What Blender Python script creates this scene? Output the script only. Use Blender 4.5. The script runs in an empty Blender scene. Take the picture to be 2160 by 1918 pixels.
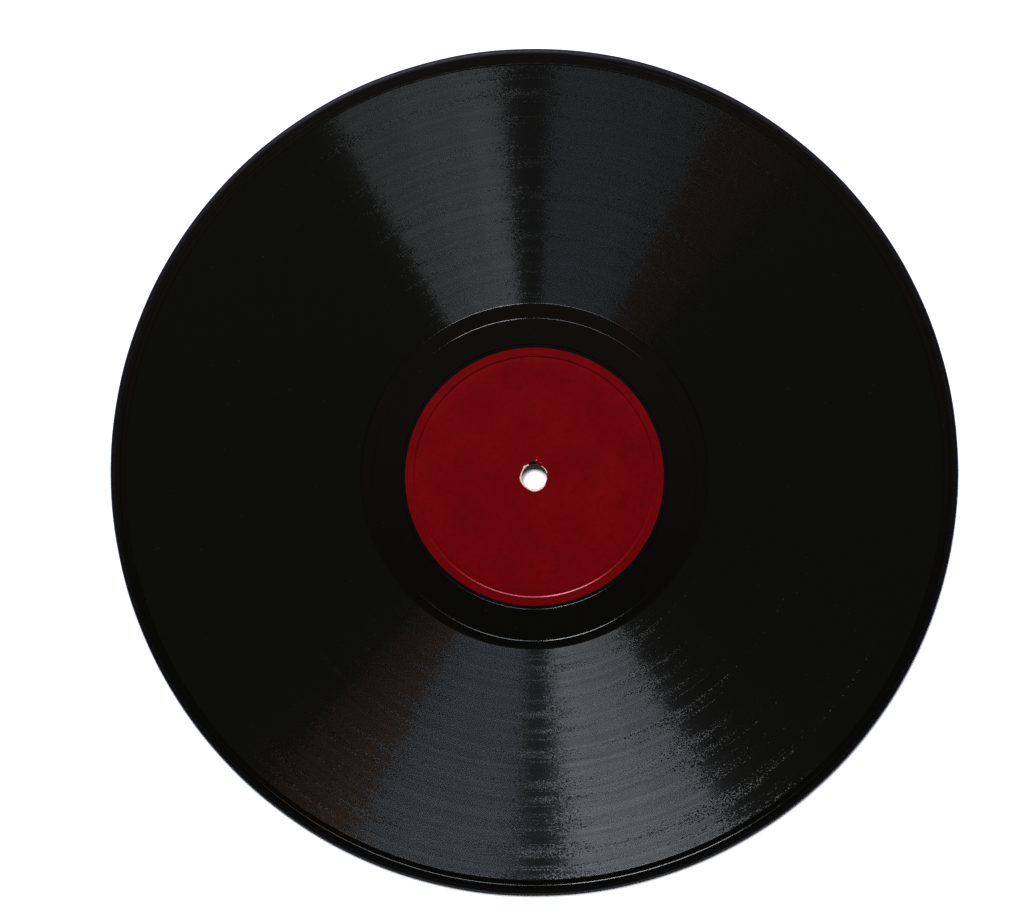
import bpy, math, random
from mathutils import Vector, Matrix

scene = bpy.context.scene
R = math.radians
MM = 0.001

# ------------------------------------------------------------------ camera
AIM = Vector((-6.6 * MM, 6.65 * MM, 1.6 * MM))
TILT, DIST = 3.4, 0.6
cam_data = bpy.data.cameras.new('camera')
cam = bpy.data.objects.new('camera', cam_data)
scene.collection.objects.link(cam)
cam.location = AIM + Vector((0, math.sin(R(TILT)), math.cos(R(TILT)))) * DIST
cam.rotation_euler = (R(-TILT), 0, 0)
cam_data.sensor_width = 36
cam_data.lens = 71.74
cam_data.clip_start = 0.01
cam_data.clip_end = 50
scene.camera = cam

# ------------------------------------------------------------------ world (dim warm room)
world = bpy.data.worlds.new('World')
scene.world = world
world.use_nodes = True
bg = world.node_tree.nodes['Background']
bg.inputs['Color'].default_value = (1.0, 0.88, 0.68, 1)
bg.inputs['Strength'].default_value = 0.03

# ------------------------------------------------------------------ window light
def area_lamp(name, loc, target, sx, sy, watts, color):
    d = bpy.data.lights.new(name, 'AREA')
    d.shape = 'RECTANGLE'
    d.size, d.size_y = sx, sy
    d.energy = watts
    d.color = color
    o = bpy.data.objects.new(name, d)
    scene.collection.objects.link(o)
    o.location = loc
    direction = Vector(target) - Vector(loc)
    o.rotation_euler = direction.to_track_quat('-Z', 'Y').to_euler()
    return o

WY = 2.0                                    # the window stands 2 m beyond the record
def pane(name, a0, a1, z0, z1, watts, color):
    x0, x1 = math.tan(R(a0)) * WY, math.tan(R(a1)) * WY
    cx, cz = (x0 + x1) / 2, (z0 + z1) / 2
    return area_lamp(name, (cx, WY, cz), (cx, 0, cz), abs(x1 - x0), z1 - z0, watts, color)

Z0, Z1 = 1.2, 2.3
def radiant(name, a0, a1, rad, color):      # watts from an even radiance
    w = abs(math.tan(R(a1)) - math.tan(R(a0))) * WY
    pane(name, a0, a1, Z0, Z1, rad * math.pi * w * (Z1 - Z0), color)
COOL, BLUE, WARM = (0.87, 0.935, 1.0), (0.76, 0.855, 1.0), (1.0, 0.52, 0.32)
radiant('window_pane_light', -11.5, -4.6, 68, COOL)
radiant('window_pane_light', -21.0, -11.5, 54, COOL)
radiant('window_pane_light', -30.8, -21.0, 40, COOL)
radiant('window_pane_light', 3.5, 13.0, 26, BLUE)
radiant('window_pane_light', 13.0, 23.0, 22, BLUE)
radiant('window_pane_light', 23.0, 29.5, 17, BLUE)
radiant('warm_curtain_light', 30.0, 36.5, 6.5, WARM)
radiant('warm_curtain_light', 36.5, 44.0, 3.2, WARM)
# dim warm ceiling on the window side of the room
area_lamp('ceiling_light', (0, 0.62, 2.4), (0, 0.62, 0), 2.6, 1.7, 0.85, (1.0, 0.78, 0.52))

# ------------------------------------------------------------------ exposure
scene.view_settings.view_transform = 'Standard'
scene.view_settings.look = 'None'
scene.view_settings.exposure = 0
scene.view_settings.gamma = 1
scene.render.engine = 'CYCLES'
scene.cycles.use_denoising = False
scene.cycles.max_bounces = 6
scene.cycles.sample_clamp_indirect = 4

# ------------------------------------------------------------------ node helpers
class NT:
    def __init__(self, name):
        self.mat = bpy.data.materials.new(name)
        self.mat.use_nodes = True
        self.t = self.mat.node_tree
        self.t.nodes.clear()
        self.out = self.t.nodes.new('ShaderNodeOutputMaterial')
    def n(self, kind, **kw):
        nd = self.t.nodes.new(kind)
        for k, v in kw.items():
            setattr(nd, k, v)
        return nd
    def put(self, sock, v):
        if hasattr(v, 'is_linked'):
            self.t.links.new(v, sock)
        else:
            sock.default_value = v
    def math(self, op, a, b=0.0, c=0.0, clamp=False):
        nd = self.n('ShaderNodeMath', operation=op, use_clamp=clamp)
        self.put(nd.inputs[0], a); self.put(nd.inputs[1], b); self.put(nd.inputs[2], c)
        return nd.outputs[0]
    def vec(self, op, a, b=None, scale=None):
        nd = self.n('ShaderNodeVectorMath', operation=op)
        self.put(nd.inputs[0], a)
        if b is not None: self.put(nd.inputs[1], b)
        if scale is not None: self.put(nd.inputs['Scale'], scale)
        return nd.outputs['Value'] if op in ('LENGTH', 'DOT_PRODUCT') else nd.outputs['Vector']
    def comb(self, x, y, z):
        nd = self.n('ShaderNodeCombineXYZ')
        for i, v in enumerate((x, y, z)): self.put(nd.inputs[i], v)
        return nd.outputs[0]
    def noise(self, vector=None, w=None, scale=1.0, detail=2.0, rough=0.5, out='Fac'):
        nd = self.n('ShaderNodeTexNoise')
        if w is not None:
            nd.noise_dimensions = '1D'
            self.put(nd.inputs['W'], w)
        else:
            self.put(nd.inputs['Vector'], vector)
        nd.inputs['Scale'].default_value = scale
        nd.inputs['Detail'].default_value = detail
        nd.inputs['Roughness'].default_value = rough
        return nd.outputs[out]
    def ramp(self, v, lo, hi, a=0.0, b=1.0):
        nd = self.n('ShaderNodeMapRange', interpolation_type='SMOOTHSTEP')
        self.put(nd.inputs['Value'], v)
        nd.inputs['From Min'].default_value = lo; nd.inputs['From Max'].default_value = hi
        nd.inputs['To Min'].default_value = a; nd.inputs['To Max'].default_value = b
        return nd.outputs['Result']
    def mixcol(self, f, a, b):
        nd = self.n('ShaderNodeMix', data_type='RGBA')
        self.put(nd.inputs[0], f); self.put(nd.inputs[6], a); self.put(nd.inputs[7], b)
        return nd.outputs[2]
    def add(self, a, b):
        nd = self.n('ShaderNodeAddShader')
        self.t.links.new(a, nd.inputs[0]); self.t.links.new(b, nd.inputs[1])
        return nd.outputs[0]
    def finish(self, shader):
        self.t.links.new(shader, self.out.inputs['Surface'])
        return self.mat
    def polar(self):
        """object-space radius (mm), radial and circumferential unit vectors"""
        tc = self.n('ShaderNodeTexCoord')
        flat = self.vec('MULTIPLY', tc.outputs['Object'], (1000, 1000, 0))
        rmm = self.vec('LENGTH', flat)
        rad = self.vec('NORMALIZE', flat)
        tan = self.vec('CROSS_PRODUCT', (0, 0, 1), rad)
        return flat, rmm, rad, tan

def principled(nt, **kw):
    nd = nt.n('ShaderNodeBsdfPrincipled')
    for k, v in kw.items():
        nt.put(nd.inputs[k.replace('_', ' ')], v)
    return nd.outputs[0]

# ------------------------------------------------------------------ materials
def mat_surface():
    nt = NT('white_paper')
    tc = nt.n('ShaderNodeTexCoord')
    n = nt.noise(tc.outputs['Object'], scale=900, detail=3)
    col = nt.mixcol(n, (0.84, 0.845, 0.85, 1), (0.87, 0.87, 0.87, 1))
    return nt.finish(principled(nt, Base_Color=col, Roughness=0.85, Specular_IOR_Level=0.2))

def specks(nt, flat):
    """sparse dust motes"""
    v = nt.n('ShaderNodeTexVoronoi')
    nt.put(v.inputs['Vector'], flat)
    v.inputs['Scale'].default_value = 0.28
    near = nt.math('LESS_THAN', v.outputs['Distance'], 0.035)
    keep = nt.math('GREATER_THAN', nt.vec('DOT_PRODUCT', v.outputs['Color'], (1, 0, 0)), 0.45)
    return nt.math('MULTIPLY', near, keep)

def mat_smooth_black():
    nt = NT('polished_shellac')
    flat, rmm, rad, tan = nt.polar()
    co = nt.vec('ADD', nt.vec('SCALE', rad, scale=60.0), nt.comb(0, 0, nt.math('MULTIPLY', rmm, 5.0)))
    haz = nt.noise(co, detail=3)
    rough = nt.ramp(haz, 0.3, 0.75, 0.12, 0.20)
    col = nt.mixcol(nt.math('MULTIPLY', specks(nt, flat), 0.22), (0.0009, 0.0009, 0.0008, 1), (0.06, 0.055, 0.05, 1))
    return nt.finish(principled(nt, Base_Color=col, Roughness=rough, IOR=1.5))

def mat_rim():
    nt = NT('ground_shellac_edge')
    flat, rmm, rad, tan = nt.polar()
    n = nt.noise(nt.vec('SCALE', rad, scale=90.0), detail=4)
    return nt.finish(principled(nt, Base_Color=(0.0018, 0.0017, 0.0022, 1), Roughness=nt.ramp(n, 0.3, 0.7, 0.42, 0.58), Specular_IOR_Level=0.09, Specular_Tint=(1.0, 0.9, 1.0, 1)))

def mat_grooves():
    nt = NT('grooved_shellac')
    flat, rmm, rad, tan = nt.polar()
    # groove modulation: fine along the radius, longer along the groove
    co = nt.vec('ADD', nt.vec('SCALE', rad, scale=150.0), nt.comb(0, 0, nt.math('MULTIPLY', rmm, 2.6)))
    n1 = nt.math('SUBTRACT', nt.noise(co, detail=1.5), 0.5)
    co2 = nt.vec('ADD', nt.vec('SCALE', rad, scale=260.0), nt.comb(7.3, 0, nt.math('MULTIPLY', rmm, 3.4)))
    n2 = nt.math('SUBTRACT', nt.noise(co2, detail=0.0), 0.5)
    # loudness of the recording by radius: broad passages plus thin loud turns
    loud = nt.ramp(nt.noise(w=nt.math('ADD', rmm, 31.7), scale=0.24, detail=1.5), 0.46, 0.68, 0.0, 1.0)
    thin = nt.ramp(nt.noise(w=nt.math('ADD', rmm, 4.1), scale=0.6, detail=3.0, rough=0.75), 0.57, 0.68, 0.0, 1.0)
    patch = nt.noise(nt.vec('ADD', nt.vec('SCALE', rad, scale=5.0), nt.comb(0, 0, nt.math('MULTIPLY', rmm, 0.22))), detail=2.0)
    amp = nt.math('ADD', 0.048, nt.math('ADD', nt.math('MULTIPLY', loud, 0.16), nt.math('MULTIPLY', thin, 0.27)))
    amp = nt.math('MULTIPLY', amp, nt.math('MULTIPLY', nt.ramp(patch, 0.3, 0.7, 0.55, 1.6),
                  nt.math('ADD', 1.15, nt.math('MULTIPLY', nt.vec('DOT_PRODUCT', rad, (0.62, -0.78, 0)), 0.6))))
    wob = nt.math('MULTIPLY', nt.math('ADD', n1, nt.math('MULTIPLY', n2, 0.8)), amp)
    base = nt.vec('ADD', nt.comb(0, 0, 1), nt.vec('SCALE', tan, scale=wob))
    pitch = nt.math('SUBTRACT', nt.noise(w=rmm, scale=0.42, detail=5.0, rough=0.72), 0.5)
    def wall(slope, alpha_y, alpha_x, color):
        g = nt.n('ShaderNodeBsdfAnisotropic')
        g.distribution = 'GGX'
        rr = math.sqrt(alpha_x * alpha_y)                 # geometric mean alpha
        a = 1 - math.sqrt(alpha_x / alpha_y)
        g.inputs['Color'].default_value = (*color, 1)
        g.inputs['Roughness'].default_value = math.sqrt(rr)
        g.inputs['Anisotropy'].default_value = a
        nrm = nt.vec('NORMALIZE', nt.vec('ADD', base, nt.vec('SCALE', rad, scale=nt.math('ADD', slope, nt.math('MULTIPLY', pitch, 0.34)))))
        nt.put(g.inputs['Normal'], nrm)
        nt.put(g.inputs['Tangent'], tan)
        return g.outputs[0]
    k_in, k_out, k_land = 0.0165, 0.0030, 0.0026
    parts = []
    for share, ax in ((0.84, 0.008), (0.16, 0.05)):            # polished walls, and a share of worn, softer ones
        parts.append(wall(-1.08, 0.175, ax, (k_in * share,) * 3))   # wall that looks to the spindle
        parts.append(wall(0.70, 0.22, ax, (k_out * share,) * 3))    # wall that looks to the rim
    gloss = wall(0.0, 0.22, 0.01, (k_land,) * 3)
    for p in parts:
        gloss = nt.add(gloss, p)
    d = nt.n('ShaderNodeBsdfDiffuse')
    nt.put(d.inputs['Color'], nt.mixcol(nt.math('MULTIPLY', specks(nt, flat), 0.22),
                                        (0.0026, 0.0026, 0.0020, 1), (0.06, 0.055, 0.05, 1)))
    return nt.finish(nt.add(gloss, d.outputs[0]))

def mat_label():
    nt = NT('red_label_paper')
    tc = nt.n('ShaderNodeTexCoord')
    p = nt.vec('SCALE', tc.outputs['Object'], scale=1000.0)
    cloud = nt.noise(p, scale=0.07, detail=5.0, rough=0.6)
    fibre = nt.noise(p, scale=2.2, detail=3.0)
    c = nt.mixcol(nt.ramp(cloud, 0.3, 0.7), (0.092, 0.0005, 0.0016, 1), (0.112, 0.0010, 0.0018, 1))
    c = nt.mixcol(nt.ramp(fibre, 0.35, 0.75, 0.0, 0.35), c, (0.066, 0.0006, 0.0013, 1))
    mott = nt.noise(p, scale=0.55, detail=4.0, rough=0.65)
    c = nt.mixcol(nt.ramp(mott, 0.42, 0.72, 0.0, 0.45), c, (0.060, 0.0004, 0.0012, 1))
    b = nt.n('ShaderNodeBump')
    b.inputs['Strength'].default_value = 0.25
    b.inputs['Distance'].default_value = 0.00005
    nt.put(b.inputs['Height'], nt.noise(p, scale=3.0, detail=3.0))
    s = nt.n('ShaderNodeBsdfPrincipled')
    nt.put(s.inputs['Base Color'], c)
    s.inputs['Roughness'].default_value = 0.24
    s.inputs['Specular IOR Level'].default_value = 0.45
    s.inputs['Specular Tint'].default_value = (1.0, 0.40, 0.42, 1)
    nt.put(s.inputs['Normal'], b.outputs[0])
    return nt.finish(s.outputs[0])

def mat_torn():
    nt = NT('torn_cream_paper')
    tc = nt.n('ShaderNodeTexCoord')
    n = nt.noise(tc.outputs['Object'], scale=2500, detail=3)
    col = nt.mixcol(nt.ramp(n, 0.35, 0.7), (0.46, 0.28, 0.20, 1), (0.62, 0.44, 0.34, 1))
    return nt.finish(principled(nt, Base_Color=col, Roughness=0.9, Specular_IOR_Level=0.1))

M_SURFACE, M_SMOOTH, M_RIM, M_GROOVE, M_LABEL, M_TORN = mat_surface(), mat_smooth_black(), mat_rim(), mat_grooves(), mat_label(), mat_torn()

# ------------------------------------------------------------------ mesh helpers
def make(name, verts, faces, mat, parent=None, loc=(0, 0, 0), smooth=True):
    me = bpy.data.meshes.new(name)
    me.from_pydata(verts, [], faces)
    me.materials.append(mat)
    me.polygons.foreach_set('use_smooth', [smooth] * len(me.polygons))
    me.update()
    o = bpy.data.objects.new(name, me)
    scene.collection.objects.link(o)
    o.parent = parent
    o.location = loc
    return o

def lathe(profile, seg=720, closed=False, radius_fn=None):
    """profile: (r, z) in mm from the inside outwards over the top"""
    verts, faces = [], []
    for j in range(seg):
        a = 2 * math.pi * j / seg
        ca, sa = math.cos(a), math.sin(a)
        for (r, z) in profile:
            rr = radius_fn(r, a) if radius_fn else r
            verts.append((rr * ca * MM, rr * sa * MM, z * MM))
    n = len(profile)
    last = n if closed else n - 1
    for j in range(seg):
        k = (j + 1) % seg
        for i in range(last):
            i2 = (i + 1) % n
            faces.append((j * n + i, j * n + i2, k * n + i2, k * n + i)[::-1])
    return verts, faces

def guard(points, g=0.03):
    """add close support loops either side of every corner so flats stay flat"""
    out = []
    for i, p in enumerate(points):
        p = Vector(p)
        if i > 0:
            q = Vector(points[i - 1]); d = q - p
            if d.length > 3 * g: out.append(tuple(p + d.normalized() * g))
        out.append(tuple(p))
        if i < len(points) - 1:
            q = Vector(points[i + 1]); d = q - p
            if d.length > 3 * g: out.append(tuple(p + d.normalized() * g))
    return out

def vgroove(r, w, depth, z, n=8):
    """rounded groove cut into a flat at height z"""
    return [(r - w / 2 + w * i / n, z - depth * 0.5 * (1 - math.cos(2 * math.pi * i / n))) for i in range(n + 1)]

def ridge(r, w, h, z, n=8):
    return [(r - w / 2 + w * i / n, z + h * 0.5 * (1 - math.cos(2 * math.pi * i / n))) for i in range(n + 1)]

# ------------------------------------------------------------------ the surface it lies on
tab = make('white_surface', [(-1.2, -1.2, 0), (1.2, -1.2, 0), (1.2, 1.2, 0), (-1.2, 1.2, 0)], [(0, 1, 2, 3)], M_SURFACE, smooth=False)
tab['kind'] = 'structure'

# ------------------------------------------------------------------ the record
rec = bpy.data.objects.new('gramophone_record', None)
scene.collection.objects.link(rec)
rec['label'] = 'glossy black gramophone record with plain dark red centre label on a white surface'
rec['category'] = 'record'
rec.empty_display_size = 0.02

random.seed(4)
WAVES = [(random.randint(3, 40), random.uniform(0, 6.28), random.uniform(0.2, 1)) for _ in range(14)]
def rim_wobble(r, a):
    if r < 123.9: return r
    s = sum(k * math.sin(n * a + ph) for n, ph, k in WAVES) / 6
    return r + 0.05 * s * min(1, (r - 123.9) / 0.6)

Z_MID, Z_OUT = 1.85, 1.30         # the disc is thickest at the label and thins to the rim (mm)
R_IN, R_OUT = 51.1, 120.25
def top(r):
    return Z_MID + (Z_OUT - Z_MID) * max(0.0, r - 51.0) / (124.0 - 51.0)

def s_curve(r0, r1, z0, z1, n=10):
    return [(r0 + (r1 - r0) * i / n, z0 + (z1 - z0) * 0.5 * (1 - math.cos(math.pi * i / n))) for i in range(n + 1)]

# main body: underside, spindle hole wall, label seat and the step up around the label
SEAT = Z_MID - 0.17
body_profile = guard([(123.4, 0.0), (40.0, 0.0), (3.95, 0.0), (3.68, 0.12), (3.66, SEAT - 0.12), (3.74, SEAT), (38.9, SEAT)]
                     + s_curve(39.05, 39.17, SEAT, Z_MID + 0.02) + [(39.8, Z_MID)])
v, f = lathe(body_profile, seg=512)
make('disc_body', v, f, M_SMOOTH, rec)

# run-out band between label and grooves
v, f = lathe(guard([(39.8, Z_MID), (50.45, Z_MID)] + ridge(50.9, 0.28, 0.031, Z_MID) + [(R_IN + 0.02, Z_MID - 0.06)]), seg=720)
make('run_out_band', v, f, M_SMOOTH, rec)

# grooved playing band
v, f = lathe(guard([(R_IN - 0.02, top(R_IN) - 0.08), (R_IN + 0.1, top(R_IN) - 0.02), (R_IN + 0.5, top(R_IN)),
                    (R_OUT - 0.5, top(R_OUT)), (R_OUT - 0.1, top(R_OUT) - 0.02), (R_OUT + 0.02, top(R_OUT) - 0.08)]), seg=720)
make('groove_band', v, f, M_GROOVE, rec)

# smooth lead-in band
v, f = lathe(guard([(R_OUT - 0.02, Z_OUT - 0.03)] + ridge(R_OUT + 0.25, 0.4, 0.032, Z_OUT) + [(123.45, Z_OUT)]), seg=720)
make('lead_in_band', v, f, M_SMOOTH, rec)

# rounded rim
RIM_A, RIM_B, RIM_Z = 1.35, Z_OUT - 0.12, 0.12
rim_pts = [(123.45, Z_OUT), (123.55, Z_OUT)]
rim_pts += [(125.0 - RIM_A + RIM_A * math.sin(R(t)), RIM_Z + RIM_B * math.cos(R(t))) for t in range(6, 91, 6)]
rim_pts += [(124.8, 0.02), (123.4, 0.0)]
v, f = lathe(rim_pts, seg=900, radius_fn=rim_wobble)
make('rim', v, f, M_RIM, rec)

# eccentric run-out groove and lead-in turn: shallow rounded grooves drawn as raised lips
def ring_lip(name, r, rise, fall, h, z0, dx, dy, start=0.0, drift=0.0):
    """low lip: inner flank 'rise' wide, outer flank 'fall' wide (mm)"""
    seg, verts, faces = 720, [], []
    prof = s_curve(-rise, 0, -0.01, h, 6) + s_curve(0, fall, h, -0.01, 6)[1:]
    n = len(prof)
    for j in range(seg + 1):
        a = R(start + 360.0 * j / seg)
        fade = min(1, j / 60, (seg - j) / 60) if drift else 1
        for (x, z) in prof:
            rr = r + drift * j / seg + x
            verts.append(((rr * math.cos(a) + dx) * MM, (rr * math.sin(a) + dy) * MM, (z0 - 0.004 + z * fade) * MM))
    for j in range(seg):
        for i in range(n - 1):
            faces.append((j * n + i, (j + 1) * n + i, (j + 1) * n + i + 1, j * n + i + 1)[::-1])
    return make(name, verts, faces, M_SMOOTH, rec)
ring_lip('run_out_groove', 47.6, 0.11, 0.11, 0.036, Z_MID, 0.0, -1.0)
ring_lip('lead_in_groove', 121.7, 0.12, 0.5, 0.06, Z_OUT, 0.0, 0.0, 100, 0.7)

# ------------------------------------------------------------------ centre label
random.seed(11)
SEG = 720
def jag(a, seed):
    rnd = random.Random(seed)
    s = 0
    for n in (9, 17, 23, 37, 53, 71):
        s += math.sin(n * a + rnd.uniform(0, 6.28)) * rnd.uniform(0.3, 1) / (n ** 0.35)
    return s / 1.6
# paper edge of the label around the hole (mm beyond the hole), by angle in degrees
EDGE = [(0, 0.06), (12, 0.10), (20, 0.28), (35, 0.36), (50, 0.30), (60, 0.16), (72, 0.12), (82, 0.20), (88, 0.70), (98, 0.95), (108, 0.80), (114, 0.45),
        (120, 0.62), (132, 0.85), (140, 0.62), (148, 0.40), (165, 0.50), (185, 0.62), (200, 0.55), (215, 0.40), (228, 0.26),
        (245, 0.36), (262, 0.46), (275, 0.50), (290, 0.40), (305, 0.34), (318, 0.26), (330, 0.12), (345, 0.05), (360, 0.06)]
def lut(tab, deg):
    deg %= 360
    for (a, x), (b, y) in zip(tab, tab[1:]):
        if a <= deg <= b:
            t = (deg - a) / (b - a)
            return x + (y - x) * t
    return tab[0][1]
HOLE = 3.70
def label_edge(a):
    d = math.degrees(a)
    return HOLE + max(0.04, lut(EDGE, d) + 0.10 * jag(a, 5))

LZ = SEAT + 0.14
lab_profile = [0.0, 0.03, 0.35]                                  # offsets beyond the paper edge
verts, faces = [], []
prof = guard([(6.2, LZ), (33.4, LZ)] + [(34.4, LZ - 0.02), (35.0, LZ - 0.07), (35.2, LZ - 0.09), (35.35, LZ - 0.06), (35.55, LZ + 0.07), (35.7, LZ + 0.10), (36.05, LZ + 0.105), (36.4, LZ + 0.09), (38.02, LZ + 0.07)])
n = len(prof) + 4
for j in range(SEG):
    a = 2 * math.pi * j / SEG
    ca, sa = math.cos(a), math.sin(a)
    e = label_edge(a)
    curl = 0.05 * jag(a, 21) + 0.02
    ring = [(e, LZ - 0.12), (e + 0.01, LZ + curl * 0.6), (e + 0.18, LZ + curl), (e + 0.7, LZ + 0.0)] + prof
    for (r, z) in ring:
        rr = r
        if r > 38: rr = r + 0.012 * jag(a, 77)
        verts.append((rr * ca * MM, rr * sa * MM, z * MM))
for j in range(SEG):
    k = (j + 1) % SEG
    for i in range(n - 1):
        faces.append((j * n + i, k * n + i, k * n + i + 1, j * n + i + 1)[::-1])
base = len(verts)                                  # cut edge of the paper, its own sharp-edged band
for j in range(SEG):
    a = 2 * math.pi * j / SEG
    rr = 38.02 + 0.012 * jag(a, 77)
    for z in (LZ + 0.07, SEAT - 0.02):
        verts.append((rr * math.cos(a) * MM, rr * math.sin(a) * MM, z * MM))
for j in range(SEG):
    k = (j + 1) % SEG
    faces.append((base + 2 * j, base + 2 * j + 1, base + 2 * k + 1, base + 2 * k))
label = make('centre_label', verts, faces, M_LABEL, rec)
label['label'] = 'dark red paper label with a pressed ring near its edge'

# torn cream paper core showing round the hole, none at top and right
CREAM = [(0, 0), (14, 0), (18, 1), (56, 1), (62, 0.4), (74, 0.3), (80, 0), (113, 0), (116, 1), (325, 1), (334, 0), (360, 0)]
verts, faces = [], []
NS = 720
for j in range(NS):
    a = 2 * math.pi * j / NS
    c = lut(CREAM, math.degrees(a))
    e = label_edge(a) + 0.10
    inner = HOLE + 0.02 + max(-0.02, 0.09 * jag(a, 9)) + (1 - c) * (e - HOLE)
    inner = min(inner, e - 0.02)
    zz = LZ - 0.03 - (1 - c) * 0.06
    for (r, z) in ((inner, SEAT - 0.02), (inner + 0.01, zz - 0.02), ((inner + e) / 2, zz + 0.012 * jag(a, 31)), (e, zz)):
        verts.append((r * math.cos(a) * MM, r * math.sin(a) * MM, z * MM))
for j in range(NS):
    k = (j + 1) % NS
    for i in range(3):
        faces.append((j * 4 + i, k * 4 + i, k * 4 + i + 1, j * 4 + i + 1)[::-1])
torn = make('torn_paper_edge', verts, faces, M_TORN, label)
torn['label'] = 'ragged cream edge of torn paper around the spindle hole'

# little curled flakes of label paper above the hole
def flake(cx, cy, w, l, ang, lift):
    verts, faces = [], []
    nu, nv = 6, 5
    for i in range(nu):
        for k in range(nv):
            u, q = i / (nu - 1) - 0.5, k / (nv - 1)
            x = u * w * (1 - 0.5 * q); y = q * l
            z = LZ + 0.005 + lift * math.sin(q * 3.14) * (1 - 1.4 * u * u)
            verts.append(((cx + x * math.cos(ang) - y * math.sin(ang)) * MM, (cy + x * math.sin(ang) + y * math.cos(ang)) * MM, z * MM))
    for i in range(nu - 1):
        for k in range(nv - 1):
            faces.append((i * nv + k, (i + 1) * nv + k, (i + 1) * nv + k + 1, i * nv + k + 1))
    make('paper_flake', verts, faces, M_LABEL, label)
flake(0.75, 4.3, 1.0, 0.8, 0.25, 0.14)
flake(1.75, 3.85, 0.8, 0.5, -0.3, 0.08)
flake(-2.3, 3.55, 0.6, 0.5, 0.6, 0.08)
